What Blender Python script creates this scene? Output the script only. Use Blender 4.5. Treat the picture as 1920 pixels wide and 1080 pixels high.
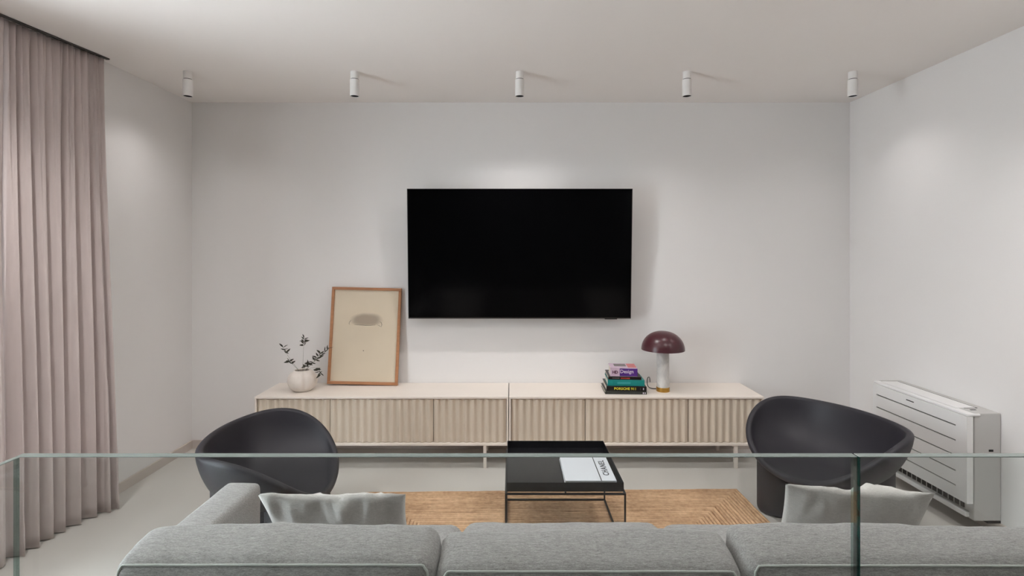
import bpy, bmesh, math, random
import numpy as np
from mathutils import Vector, Matrix, noise

for o in list(bpy.data.objects):
    bpy.data.objects.remove(o)
S = bpy.context.scene
COL = S.collection
PI = math.pi
random.seed(7)

# ------------------------------------------------------------------ camera
EYE = 1.472                    # eye height above the living-room floor
FPX = 1000.0                   # focal length in pixels of the 1920 px wide frame
cam_d = bpy.data.cameras.new('camera')
cam = bpy.data.objects.new('camera', cam_d)
COL.objects.link(cam)
cam.location = (0, 0, EYE)
cam.rotation_euler = (PI / 2, 0, 0)
cam_d.sensor_fit = 'HORIZONTAL'
cam_d.sensor_width = 36.0
cam_d.lens = 36.0 * FPX / 1920.0
cam_d.shift_x = 3.0 / 1920.0
cam_d.shift_y = -68.0 / 1920.0
cam_d.clip_start = 0.05
S.camera = cam

# ------------------------------------------------------------------ world, exposure
W = bpy.data.worlds.new('dusk')
W.use_nodes = True
W.node_tree.nodes['Background'].inputs[0].default_value = (0.90, 0.945, 1.0, 1)
W.node_tree.nodes['Background'].inputs[1].default_value = 16.5  # pale sky, raised to fill the room through the added window
S.world = W
S.view_settings.view_transform = 'Standard'
S.view_settings.look = 'None'
S.view_settings.gamma = 1.0
S.view_settings.use_curve_mapping = False
S.view_settings.exposure = -0.2

SPOT_W = (9.0, 5.0, 56.0, 15.0, 8.0)    # watts of the ceiling spots along the TV wall
FILL_SPOT_W = (52.0, 28.0, 12.0, 50.0, 44.0)   # unseen row above the sofa, added as fill light
SPOT_COL = (1.0, 0.975, 0.96)
H = 2.592                      # ceiling height
YW = 4.0                       # TV wall
XL, XR = -2.388, 2.546         # left wall, right wall


def at(px, py, y):
    """pixel of the 1920x1080 frame + distance along the view axis -> point"""
    return Vector(((px - 957.0) * y / FPX, y, EYE + (472.0 - py) * y / FPX))


# ------------------------------------------------------------------ helpers
MW = {}


def link(o, parent=None, mw=None):
    COL.objects.link(o)
    if parent is not None:
        o.parent = parent
    return o


def tag(o, label=None, cat=None, group=None, kind=None):
    if label: o['label'] = label
    if cat: o['category'] = cat
    if group: o['group'] = group
    if kind: o['kind'] = kind
    return o


def empty(name, loc, rz=0.0, label=None, cat=None, group=None):
    o = bpy.data.objects.new(name, None)
    o.empty_display_size = 0.1
    COL.objects.link(o)
    o.location = loc
    o.rotation_euler = (0, 0, rz)
    MW[o.name] = Matrix.Translation(Vector(loc)) @ Matrix.Rotation(rz, 4, 'Z')
    return tag(o, label, cat, group)


def obj(name, verts, faces, mat, parent=None, smooth=False, local=False, origin=None):
    """one mesh object; verts in world space unless local"""
    verts = [Vector(v) for v in verts]
    base = Matrix.Identity(4)
    if parent is not None and parent.name in MW:
        base = MW[parent.name]
    if not local:
        if origin is not None and parent is None:
            base = Matrix.Translation(Vector(origin))
        inv = base.inverted()
        verts = [inv @ v for v in verts]
    me = bpy.data.meshes.new(name)
    me.from_pydata(verts, [], faces)
    me.update()
    bm = bmesh.new(); bm.from_mesh(me)
    bmesh.ops.recalc_face_normals(bm, faces=bm.faces)
    bm.to_mesh(me); bm.free()
    if mat is not None:
        me.materials.append(mat)
    if smooth:
        me.polygons.foreach_set('use_smooth', [True] * len(me.polygons))
    o = bpy.data.objects.new(name, me)
    link(o, parent)
    if parent is None and origin is not None:
        o.location = origin
    MW[o.name] = base.copy() if parent is not None else Matrix.Translation(o.location)
    return o


def boxgeo(x0, x1, y0, y1, z0, z1, bev=0.0, seg=2):
    bm = bmesh.new()
    bmesh.ops.create_cube(bm, size=1.0)
    for v in bm.verts:
        v.co = Vector(((x0 + x1) / 2 + v.co.x * (x1 - x0), (y0 + y1) / 2 + v.co.y * (y1 - y0), (z0 + z1) / 2 + v.co.z * (z1 - z0)))
    if bev > 0:
        bmesh.ops.bevel(bm, geom=list(bm.edges), offset=bev, segments=seg, affect='EDGES', profile=0.5)
    bm.verts.index_update()
    vs = [v.co.copy() for v in bm.verts]
    fs = [[v.index for v in f.verts] for f in bm.faces]
    bm.free()
    return vs, fs


def join(*geos):
    V, F = [], []
    for v, f in geos:
        n = len(V)
        V += list(v)
        F += [[i + n for i in q] for q in f]
    return V, F


def box(name, x0, x1, y0, y1, z0, z1, mat, parent=None, bev=0.0, seg=2, local=False, origin=None, smooth=None):
    v, f = boxgeo(x0, x1, y0, y1, z0, z1, bev, seg)
    return obj(name, v, f, mat, parent, smooth=False, local=local, origin=origin)


def tubegeo(pts, r, n=8, closed=False):
    pts = [Vector(p) for p in pts]
    m = len(pts)
    V, F = [], []
    up = None
    for i, p in enumerate(pts):
        a = pts[(i - 1) % m] if (closed or i > 0) else p
        b = pts[(i + 1) % m] if (closed or i < m - 1) else p
        t = (b - a).normalized()
        if up is None:
            up = t.orthogonal().normalized()
        else:
            up = (up - t * up.dot(t)).normalized()
        s = t.cross(up)
        rr = r[i] if isinstance(r, (list, tuple)) else r
        for k in range(n):
            an = 2 * PI * k / n
            V.append(p + (up * math.cos(an) + s * math.sin(an)) * rr)
    for i in range(m if closed else m - 1):
        for k in range(n):
            a, b = i * n + k, i * n + (k + 1) % n
            c, d = ((i + 1) % m) * n + (k + 1) % n, ((i + 1) % m) * n + k
            F.append([a, b, c, d])
    if not closed:
        F.append(list(range(n))[::-1])
        F.append([(m - 1) * n + k for k in range(n)])
    return V, F


def lathegeo(prof, c=(0, 0, 0), n=40, fn=None):
    """prof: (radius, z) list, top and bottom closed when radius is 0"""
    V, F = [], []
    for j, (r, z) in enumerate(prof):
        for k in range(n):
            a = 2 * PI * k / n
            q = fn(a, r, z) if fn else r
            V.append((c[0] + q * math.cos(a), c[1] + q * math.sin(a), c[2] + z))
    for j in range(len(prof) - 1):
        for k in range(n):
            F.append([j * n + k, j * n + (k + 1) % n, (j + 1) * n + (k + 1) % n, (j + 1) * n + k])
    F.append([k for k in range(n)][::-1])
    F.append([(len(prof) - 1) * n + k for k in range(n)])
    return V, F


def gridgeo(nu, nv, fn, wrap_u=False):
    V, F = [], []
    for j in range(nv + 1):
        for i in range(nu if wrap_u else nu + 1):
            V.append(fn(i / nu, j / nv))
    w = nu if wrap_u else nu + 1
    for j in range(nv):
        for i in range(nu):
            i2 = (i + 1) % w
            F.append([j * w + i, j * w + i2, (j + 1) * w + i2, (j + 1) * w + i])
    return V, F


def sharp_smooth(o, ang=40):
    """smooth shading with sharp creases kept"""
    me = o.data
    me.polygons.foreach_set('use_smooth', [True] * len(me.polygons))
    bm = bmesh.new(); bm.from_mesh(me)
    for e in bm.edges:
        if len(e.link_faces) == 2 and e.calc_face_angle(0) > math.radians(ang):
            e.smooth = False
    bm.to_mesh(me); bm.free()
    return o


# ------------------------------------------------------------------ materials
def srgb(r, g, b):
    def f(c):
        c /= 255.0
        return c / 12.92 if c <= 0.04045 else ((c + 0.055) / 1.055) ** 2.4
    return (f(r), f(g), f(b), 1.0)


def material(name, col, rough=0.5, metal=0.0, spec=0.5, var=0.0, vscale=8.0, stretch=(1, 1, 1), bump=0.0, bscale=60.0, coat=0.0, sheen=0.0, detail=4.0):
    m = bpy.data.materials.new(name)
    m.use_nodes = True
    nt = m.node_tree
    b = nt.nodes['Principled BSDF']
    b.inputs['Base Color'].default_value = col
    b.inputs['Roughness'].default_value = rough
    b.inputs['Metallic'].default_value = metal
    b.inputs['Specular IOR Level'].default_value = spec
    b.inputs['Coat Weight'].default_value = coat
    b.inputs['Sheen Weight'].default_value = sheen
    tc = nt.nodes.new('ShaderNodeTexCoord')
    mp = nt.nodes.new('ShaderNodeMapping')
    mp.inputs['Scale'].default_value = stretch
    nt.links.new(tc.outputs['Object'], mp.inputs['Vector'])
    if var > 0:
        nz = nt.nodes.new('ShaderNodeTexNoise')
        nz.inputs['Scale'].default_value = vscale
        nz.inputs['Detail'].default_value = detail
        nt.links.new(mp.outputs['Vector'], nz.inputs['Vector'])
        rp = nt.nodes.new('ShaderNodeMapRange')
        rp.inputs['From Min'].default_value = 0.25
        rp.inputs['From Max'].default_value = 0.75
        rp.inputs['To Min'].default_value = 1 - var
        rp.inputs['To Max'].default_value = 1 + var
        nt.links.new(nz.outputs['Fac'], rp.inputs['Value'])
        mx = nt.nodes.new('ShaderNodeVectorMath'); mx.operation = 'SCALE'
        mx.inputs[0].default_value = col[:3]
        nt.links.new(rp.outputs['Result'], mx.inputs['Scale'])
        nt.links.new(mx.outputs['Vector'], b.inputs['Base Color'])
    if bump > 0:
        n2 = nt.nodes.new('ShaderNodeTexNoise')
        n2.inputs['Scale'].default_value = bscale
        n2.inputs['Detail'].default_value = 5
        nt.links.new(mp.outputs['Vector'], n2.inputs['Vector'])
        bp = nt.nodes.new('ShaderNodeBump')
        bp.inputs['Strength'].default_value = bump
        bp.inputs['Distance'].default_value = 0.004
        nt.links.new(n2.outputs['Fac'], bp.inputs['Height'])
        nt.links.new(bp.outputs['Normal'], b.inputs['Normal'])
    return m


def fabric(name, col, var=0.12, weave=900.0, bump=0.25):
    """melange cloth: fine horizontal slubs over a crossed weave"""
    m = material(name, col, rough=0.95, spec=0.15, sheen=0.25)
    nt = m.node_tree
    b = nt.nodes['Principled BSDF']
    tc = nt.nodes.new('ShaderNodeTexCoord')
    acc = None
    for sc, st in ((45.0, (1, 5, 5)), (150.0, (1, 3, 3)), (300.0, (1, 2, 2))):
        mp = nt.nodes.new('ShaderNodeMapping'); mp.inputs['Scale'].default_value = st
        nt.links.new(tc.outputs['Object'], mp.inputs['Vector'])
        nz = nt.nodes.new('ShaderNodeTexNoise'); nz.inputs['Scale'].default_value = sc; nz.inputs['Detail'].default_value = 6
        nt.links.new(mp.outputs['Vector'], nz.inputs['Vector'])
        if acc is None:
            acc = nz.outputs['Fac']
        else:
            a = nt.nodes.new('ShaderNodeMath'); a.operation = 'ADD'
            nt.links.new(acc, a.inputs[0]); nt.links.new(nz.outputs['Fac'], a.inputs[1]); acc = a.outputs[0]
    rp = nt.nodes.new('ShaderNodeMapRange')
    rp.inputs['From Min'].default_value = 1.1; rp.inputs['From Max'].default_value = 1.9
    rp.inputs['To Min'].default_value = 1 - var; rp.inputs['To Max'].default_value = 1 + var
    nt.links.new(acc, rp.inputs['Value'])
    mx = nt.nodes.new('ShaderNodeVectorMath'); mx.operation = 'SCALE'; mx.inputs[0].default_value = col[:3]
    nt.links.new(rp.outputs['Result'], mx.inputs['Scale'])
    nt.links.new(mx.outputs['Vector'], b.inputs['Base Color'])
    bp = nt.nodes.new('ShaderNodeBump'); bp.inputs['Strength'].default_value = bump; bp.inputs['Distance'].default_value = 0.003
    nt.links.new(acc, bp.inputs['Height']); nt.links.new(bp.outputs['Normal'], b.inputs['Normal'])
    return m


def glass(name, tint, refl=1.0):
    """clear sheet: straight-through tinted light plus a Fresnel mirror"""
    m = bpy.data.materials.new(name); m.use_nodes = True
    nt = m.node_tree; nt.nodes.clear()
    out = nt.nodes.new('ShaderNodeOutputMaterial')
    tr = nt.nodes.new('ShaderNodeBsdfTransparent'); tr.inputs['Color'].default_value = tint
    gl = nt.nodes.new('ShaderNodeBsdfGlossy'); gl.inputs['Roughness'].default_value = 0.0; gl.inputs['Color'].default_value = (refl, refl, refl, 1)
    fr = nt.nodes.new('ShaderNodeFresnel')
    gm = nt.nodes.new('ShaderNodeNewGeometry')      # both faces of the sheet meet air: same mirror on either side
    io = nt.nodes.new('ShaderNodeMapRange'); io.inputs['To Min'].default_value = 1.45; io.inputs['To Max'].default_value = 1 / 1.45
    nt.links.new(gm.outputs['Backfacing'], io.inputs['Value']); nt.links.new(io.outputs['Result'], fr.inputs['IOR'])
    mx = nt.nodes.new('ShaderNodeMixShader')
    nt.links.new(fr.outputs[0], mx.inputs['Fac']); nt.links.new(tr.outputs[0], mx.inputs[1]); nt.links.new(gl.outputs[0], mx.inputs[2])
    nt.links.new(mx.outputs[0], out.inputs['Surface'])
    return m


M = {}
M['wall'] = material('wall_paint', srgb(238, 235, 233), 0.85, spec=0.2, var=0.012, vscale=1.5, bump=0.03, bscale=220)
M['rear'] = material('rear_wall_paint', srgb(120, 114, 110), 0.85, spec=0.2, var=0.02, vscale=1.5)
M['ceiling'] = material('ceiling_paint', srgb(240, 235, 231), 0.9, spec=0.2, var=0.01, vscale=1.2)
M['floor'] = material('floor_microcement', srgb(213, 207, 201), 0.42, spec=0.35, var=0.05, vscale=1.4, bump=0.02, bscale=40, detail=7)
M['skirting'] = material('skirting_tile', srgb(204, 193, 185), 0.5, var=0.05, vscale=6)
M['curtain'] = material('curtain_cloth', srgb(206, 192, 188), 0.95, spec=0.1, var=0.03, vscale=60, stretch=(1, 1, .15), sheen=0.2)
M['track'] = material('track_metal', srgb(70, 66, 64), 0.5, metal=0.3, var=0.03)
M['cabinet'] = material('cabinet_lacquer', srgb(236, 226, 216), 0.5, spec=0.35, var=0.015, vscale=3)
M['door'] = material('door_lacquer', srgb(214, 201, 184), 0.55, spec=0.3, var=0.02, vscale=5)
M['dark'] = material('dark_gap', srgb(30, 29, 28), 0.8, var=0.05)
M['charcoal'] = material('chair_charcoal', srgb(41, 39, 45), 0.48, spec=0.4, var=0.04, vscale=3)
M['black'] = material('black_steel', srgb(22, 22, 24), 0.35, spec=0.5, var=0.05, vscale=4)
M['tray'] = material('black_tray', srgb(26, 26, 29), 0.22, spec=0.5, var=0.04, vscale=4)
M['screen'] = material('tv_screen', srgb(5, 5, 6), 0.12, spec=0.12, var=0.02)
M['tvbezel'] = material('tv_bezel', srgb(60, 58, 56), 0.35, metal=0.6, var=0.03)
M['wood'] = material('frame_oak', srgb(176, 122, 84), 0.5, var=0.12, vscale=9, stretch=(1, 1, 6))
M['ceramic'] = material('ceramic_white', srgb(226, 216, 207), 0.75, spec=0.25, var=0.07, vscale=18, bump=0.15, bscale=35)
M['leaf'] = material('dried_leaf', srgb(66, 64, 52), 0.8, var=0.25, vscale=30)
M['stem'] = material('dried_stem', srgb(110, 112, 92), 0.8, var=0.15, vscale=30)
M['burgundy'] = material('burgundy_lacquer', srgb(74, 36, 42), 0.3, spec=0.5, var=0.04, vscale=5)
M['brass'] = material('brass', srgb(190, 148, 74), 0.28, metal=1.0, var=0.06, vscale=12)
M['white_plastic'] = material('white_plastic', srgb(238, 237, 236), 0.45, spec=0.4, var=0.01)
M['grey_plastic'] = material('grey_plastic', srgb(196, 194, 191), 0.5, spec=0.4, var=0.01)
M['fixture'] = material('fixture_white', srgb(244, 241, 238), 0.5, var=0.01)
M['sofa'] = fabric('sofa_cloth', srgb(155, 151, 149), var=0.42)
M['piping'] = fabric('sofa_piping', srgb(190, 193, 187))
M['pillow'] = fabric('pillow_linen', srgb(214, 209, 204), var=0.14)
M['pane'] = glass('railing_glass', (0.934, 0.957, 0.952, 1))
M['windowglass'] = glass('window_glass', (0.93, 0.95, 0.95, 1))
M['edge'] = material('glass_top_edge', srgb(140, 152, 148), 0.18, spec=0.8, var=0.06, vscale=3)  # grey reflection along the sheet, put into an opaque colour
M['edge_green'] = material('glass_end_edge', srgb(18, 78, 72), 0.12, spec=0.9, var=0.2, vscale=5)  # dark teal inner reflection of the glass end, painted on
M['edge_clear'] = glass('glass_clear_edge', (0.62, 0.72, 0.70, 1))
M['paper_white'] = material('book_white', srgb(226, 228, 234), 0.35, spec=0.4, var=0.01)
M['pages'] = material('book_pages', srgb(216, 208, 196), 0.9, var=0.08, vscale=40, stretch=(1, 1, 14))
M['ink'] = material('ink_black', srgb(16, 16, 18), 0.5, var=0.05)


def marble():
    m = material('white_marble', srgb(216, 214, 211), 0.3)
    nt = m.node_tree; b = nt.nodes['Principled BSDF']
    tc = nt.nodes.new('ShaderNodeTexCoord')
    nz = nt.nodes.new('ShaderNodeTexNoise'); nz.inputs['Scale'].default_value = 7; nz.inputs['Detail'].default_value = 8; nz.inputs['Distortion'].default_value = 1.6
    nt.links.new(tc.outputs['Object'], nz.inputs['Vector'])
    cr = nt.nodes.new('ShaderNodeValToRGB')
    cr.color_ramp.elements[0].position = 0.40; cr.color_ramp.elements[0].color = srgb(222, 220, 217)
    cr.color_ramp.elements[1].position = 0.60; cr.color_ramp.elements[1].color = srgb(222, 220, 217)
    e = cr.color_ramp.elements.new(0.5); e.color = srgb(206, 204, 202)
    nt.links.new(nz.outputs['Fac'], cr.inputs['Fac']); nt.links.new(cr.outputs['Color'], b.inputs['Base Color'])
    return m


def jute():
    m = material('jute_braid', srgb(190, 148, 104), 0.95, spec=0.1)
    nt = m.node_tree; b = nt.nodes['Principled BSDF']
    at_ = nt.nodes.new('ShaderNodeAttribute'); at_.attribute_name = 'tone'
    tc = nt.nodes.new('ShaderNodeTexCoord')
    nz = nt.nodes.new('ShaderNodeTexNoise'); nz.inputs['Scale'].default_value = 55; nz.inputs['Detail'].default_value = 6
    nt.links.new(tc.outputs['Object'], nz.inputs['Vector'])
    n3 = nt.nodes.new('ShaderNodeTexNoise'); n3.inputs['Scale'].default_value = 3.0; n3.inputs['Detail'].default_value = 3
    nt.links.new(tc.outputs['Object'], n3.inputs['Vector'])
    a = nt.nodes.new('ShaderNodeMath'); a.operation = 'ADD'
    nt.links.new(at_.outputs['Fac'], a.inputs[0]); nt.links.new(nz.outputs['Fac'], a.inputs[1])
    a2 = nt.nodes.new('ShaderNodeMath'); a2.operation = 'ADD'
    nt.links.new(a.outputs[0], a2.inputs[0]); nt.links.new(n3.outputs['Fac'], a2.inputs[1])
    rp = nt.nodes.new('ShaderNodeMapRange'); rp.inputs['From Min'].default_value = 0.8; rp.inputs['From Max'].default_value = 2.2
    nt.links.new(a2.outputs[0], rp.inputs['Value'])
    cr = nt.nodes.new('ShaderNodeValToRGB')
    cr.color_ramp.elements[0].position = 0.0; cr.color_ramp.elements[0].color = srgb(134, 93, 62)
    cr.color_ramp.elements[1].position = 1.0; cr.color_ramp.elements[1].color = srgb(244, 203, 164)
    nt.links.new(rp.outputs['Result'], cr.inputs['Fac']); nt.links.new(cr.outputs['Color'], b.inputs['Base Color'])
    bp = nt.nodes.new('ShaderNodeBump'); bp.inputs['Strength'].default_value = 0.6; bp.inputs['Distance'].default_value = 0.004
    nt.links.new(nz.outputs['Fac'], bp.inputs['Height']); nt.links.new(bp.outputs['Normal'], b.inputs['Normal'])
    return m


def art_paper():
    """cream sheet with a soft grey-brown wash, in the sheet's own metres (x across, z up)"""
    m = material('print_paper', srgb(214, 198, 174), 0.6, spec=0.3, coat=0.25)
    nt = m.node_tree; b = nt.nodes['Principled BSDF']
    b.inputs['Coat Roughness'].default_value = 0.05
    tc = nt.nodes.new('ShaderNodeTexCoord')
    nz = nt.nodes.new('ShaderNodeTexNoise'); nz.inputs['Scale'].default_value = 9; nz.inputs['Detail'].default_value = 5
    nt.links.new(tc.outputs['Object'], nz.inputs['Vector'])
    sep = nt.nodes.new('ShaderNodeSeparateXYZ'); nt.links.new(tc.outputs['Object'], sep.inputs[0])

    def mth(op, a, b_=None):
        n = nt.nodes.new('ShaderNodeMath'); n.operation = op
        for i, q in enumerate((a, b_)):
            if q is None: continue
            if isinstance(q, (int, float)): n.inputs[i].default_value = q
            else: nt.links.new(q, n.inputs[i])
        return n.outputs[0]
    ex = mth('DIVIDE', mth('ADD', sep.outputs['X'], -0.005), 0.118)
    ez = mth('DIVIDE', mth('ADD', sep.outputs['Z'], -0.470), 0.050)
    d = mth('ADD', mth('MULTIPLY', ex, ex), mth('MULTIPLY', ez, ez))
    d = mth('ADD', d, mth('MULTIPLY', mth('SUBTRACT', nz.outputs['Fac'], 0.5), 0.9))
    rp = nt.nodes.new('ShaderNodeMapRange'); rp.inputs['From Min'].default_value = 1.35; rp.inputs['From Max'].default_value = 0.25
    rp.interpolation_type = 'SMOOTHSTEP'
    nt.links.new(d, rp.inputs['Value'])
    below = nt.nodes.new('ShaderNodeMapRange'); below.inputs['From Min'].default_value = 0.430; below.inputs['From Max'].default_value = 0.440
    nt.links.new(sep.outputs['Z'], below.inputs['Value'])
    fac = mth('MULTIPLY', mth('MULTIPLY', rp.outputs['Result'], below.outputs['Result']), 0.75)
    cr = nt.nodes.new('ShaderNodeMix'); cr.data_type = 'RGBA'
    cr.inputs['A'].default_value = srgb(218, 203, 180); cr.inputs['B'].default_value = srgb(150, 133, 117)
    nt.links.new(fac, cr.inputs['Factor'])
    n2 = nt.nodes.new('ShaderNodeTexNoise'); n2.inputs['Scale'].default_value = 4; nt.links.new(tc.outputs['Object'], n2.inputs['Vector'])
    sc = nt.nodes.new('ShaderNodeVectorMath'); sc.operation = 'SCALE'
    r2 = nt.nodes.new('ShaderNodeMapRange'); r2.inputs['To Min'].default_value = 0.94; r2.inputs['To Max'].default_value = 1.06
    nt.links.new(n2.outputs['Fac'], r2.inputs['Value'])
    nt.links.new(cr.outputs['Result'], sc.inputs[0]); nt.links.new(r2.outputs['Result'], sc.inputs['Scale'])
    nt.links.new(sc.outputs['Vector'], b.inputs['Base Color'])
    return m


M['marble'] = marble()
M['jute'] = jute()
M['print'] = art_paper()


# ------------------------------------------------------------------ room shell
YB = -5.0                      # wall behind the viewer
XWIN = -2.66                   # window plane behind the curtain
YR = 2.98                      # where the left wall steps back to the window


def struct(o):
    o['kind'] = 'structure'
    return o


struct(box('floor', XWIN - 0.25, XR + 0.12, YB - 0.12, YW + 0.12, -0.12, 0.0, M['floor']))
struct(box('ceiling', XWIN - 0.25, XR + 0.12, YB - 0.12, YW + 0.12, H, H + 0.12, M['ceiling']))
struct(box('wall_back', XL - 0.27, XR + 0.12, YW, YW + 0.12, 0, H, M['wall']))
struct(box('wall_right', XR, XR + 0.12, YB, YW, 0, H, M['wall']))
struct(box('wall_left', XL - 0.4, XL, YR, YW, 0, H, M['wall']))
struct(box('wall_rear', XWIN, XR, YB - 0.12, YB, 0, H, M['rear']))
WY0, WY1 = 0.75, 1.95
# window side wall: piers and lintel round a window added unseen as fill light
g = join(boxgeo(XWIN - 0.12, XWIN, YB, WY0, 0, H), boxgeo(XWIN - 0.12, XWIN, WY1, YR, 0, H), boxgeo(XWIN - 0.12, XWIN, WY0, WY1, 2.35, H))
struct(obj('wall_window_side', g[0], g[1], M['wall']))
win = empty('window_1', (XWIN - 0.06, 1.35, 0.0)); win['kind'] = 'structure'
mull = [WY0, 1.35, WY1]
fr = [boxgeo(XWIN - 0.09, XWIN - 0.03, WY0, WY1, 2.29, 2.35), boxgeo(XWIN - 0.09, XWIN - 0.03, WY0, WY1, 0, 0.06)]
for k, y in enumerate(mull):
    a, b = (y, y + 0.06) if k == 0 else (y - 0.06, y) if k == 2 else (y - 0.03, y + 0.03)
    fr.append(boxgeo(XWIN - 0.09, XWIN - 0.03, a, b, 0.06, 2.29))
fr = join(*fr)
obj('window_frame', fr[0], fr[1], M['track'], win)
for y0, y1 in zip(mull[:-1], mull[1:]):
    box('pane', XWIN - 0.065, XWIN - 0.055, y0 + 0.03, y1 - 0.03, 0.06, 2.29, M['windowglass'], win)
struct(box('baseboard_back', XL, XR, YW - 0.012, YW, 0, 0.062, M['skirting'], bev=0.001, seg=1))
struct(box('baseboard_left', XL, XL + 0.012, YR, YW - 0.012, 0, 0.062, M['skirting'], bev=0.001, seg=1))
struct(box('baseboard_right', XR - 0.012, XR, YB, YW - 0.012, 0, 0.062, M['skirting'], bev=0.001, seg=1))


# ------------------------------------------------------------------ ceiling spotlights
def spotlight(x, y, watts, label):
    t = empty('ceiling_spotlight', (x, y, H), 0, label, 'spotlight', 'white cylinder spotlights on the ceiling')
    r = 0.0285
    m_, f_ = lathegeo([(r - 0.003, H), (r - 0.003, H - 0.045)], (x, y, 0), 32)
    sharp_smooth(obj('mount', m_, f_, M['fixture'], t))
    m_, f_ = lathegeo([(r - 0.0045, H - 0.045), (r - 0.0045, H - 0.049)], (x, y, 0), 32)
    sharp_smooth(obj('joint_ring', m_, f_, M['dark'], t))
    zb = H - 0.152
    m_, f_ = lathegeo([(r - 0.006, H - 0.049), (r, H - 0.0495), (r, zb), (r - 0.003, zb), (r - 0.003, zb + 0.02), (0.004, zb + 0.022)], (x, y, 0), 32)
    sharp_smooth(obj('body', m_, f_, M['fixture'], t))
    m_, f_ = lathegeo([(r - 0.0032, zb + 0.004), (r - 0.0032, zb + 0.019), (0.002, zb + 0.019), (0.002, zb + 0.0185), (r - 0.004, zb + 0.0185), (r - 0.004, zb + 0.004)], (x, y, 0), 32)
    obj('baffle', m_, f_, M['dark'], t)
    ld = bpy.data.lights.new('spot_beam', 'SPOT')
    ld.energy = watts; ld.color = SPOT_COL
    ld.spot_size = math.radians(148); ld.spot_blend = 1.0; ld.shadow_soft_size = 0.028
    lo = bpy.data.objects.new('spot_beam', ld)
    link(lo, t); lo.location = (0, 0, -0.160)
    return t


row_x = [(352 - 957) * 3.323 / 1000, (665 - 957) * 3.323 / 1000, (974.5 - 957) * 3.323 / 1000, (1288 - 957) * 3.323 / 1000, (1599 - 957) * 3.323 / 1000]
row_l = ['white cylinder ceiling spotlight in the corner nearest the curtain',
         'white cylinder ceiling spotlight above the leaning picture frame',
         'white cylinder ceiling spotlight above the middle of the television',
         'white cylinder ceiling spotlight above the mushroom lamp',
         'white cylinder ceiling spotlight in the corner above the air conditioner']
for x, l in zip(row_x, row_l):
    spotlight(x, 3.323, SPOT_W[row_x.index(x)], l)
for x, w_, l in zip(row_x, FILL_SPOT_W, ('over the window end of the glass railing', 'over the sofa arm', 'over the middle of the sofa', 'over the armless end of the sofa', 'over the glass railing by the wall of the air conditioner')):
    spotlight(x, 1.96, w_, 'white cylinder ceiling spotlight ' + l)  # lamps out of view, added to fill the room

# ------------------------------------------------------------------ curtains
def curtain(name, y0, y1, seed, label, xa, xb, pitch, amp_b, flare=0.0, group=None):
    """pleated curtain from y0 (near) to y1 (far); xa, xb mean x at those ends"""
    rnd = random.Random(seed)
    L = y1 - y0
    n = max(3, int(round(L / pitch)))
    ws = [rnd.uniform(0.5, 1.6) for _ in range(n)]
    cum = [0.0]
    for w in ws: cum.append(cum[-1] + w)
    cum = [c / cum[-1] for c in cum]
    am = [rnd.uniform(0.55, 1.25) for _ in range(n + 1)]
    sh = [rnd.uniform(-1, 1) for _ in range(n + 1)]
    z0, z1 = 0.006, H - 0.008
    nu, nv = n * 22, 40

    def fold(u):
        for i in range(n):
            if u <= cum[i + 1] + 1e-9:
                t = (u - cum[i]) / (cum[i + 1] - cum[i])
                return i, t
        return n - 1, 1.0

    def fn(u, v):
        i, t = fold(u)
        a = am[i] * (1 - t) + am[min(i + 1, n)] * t
        s = sh[i] * (1 - t) + sh[min(i + 1, n)] * t
        b = 1 - v                                   # 0 top .. 1 bottom
        A = (0.016 + (amp_b - 0.016) * min(1, b * 1.25) ** 0.75) * a
        big = A * (2 * abs(math.sin(PI * t)) ** 0.85 - 1)          # round lobes, tight valleys
        w2 = max(0.0, 1 - b * 1.6) ** 1.3
        small = 0.015 * w2 * (2 * abs(math.sin(2.5 * PI * t + 0.4 * s)) ** 0.8 - 1) + 0.004 * math.sin(5 * PI * t + 3 * s + 2 * b)
        lean_ = 0.016 * s * math.sin(PI * t) * b
        y = y0 + L * u + lean_ + 0.010 * math.sin(2 * PI * t) * b * a
        # the leading far edge opens out towards the floor
        x = xa + (xb - xa) * u + big * (1 - 0.4 * w2) + small + 0.02 * b + flare * b * u ** 5
        return (x, y, z0 + (z1 - z0) * v)
    V, F = gridgeo(nu, nv, fn)
    o = obj(name, V, F, M['curtain'], None, smooth=True, origin=((xa + xb) / 2, (y0 + y1) / 2, 0))
    sol = o.modifiers.new('cloth', 'SOLIDIFY'); sol.thickness = 0.003
    tag(o, label, 'curtain', group)
    return o


curtain('curtain', 2.545, 3.075, 5, 'taupe pleated floor-length curtain panel beside the white wall corner', -2.435, -2.355, 0.066, 0.060, 0.075)
curtain('curtain', 1.95, 2.538, 11, 'taupe floor-length curtain panel overlapping the one at the wall corner', -2.475, -2.415, 0.115, 0.05)
tr = box('curtain_track', -0.012, 0.012, -0.6, 0.6, -0.008, 0.0, M['track'], local=True, bev=0.003, seg=1)
tr.location = (-2.405, 2.50, H); tr.rotation_euler = (0, 0, -0.12)
tag(tr, 'slim dark curtain track fixed along the ceiling', 'curtain track')

# ------------------------------------------------------------------ media cabinets
FRONT = 3.61
CT = 0.490                     # cabinet top height


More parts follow.
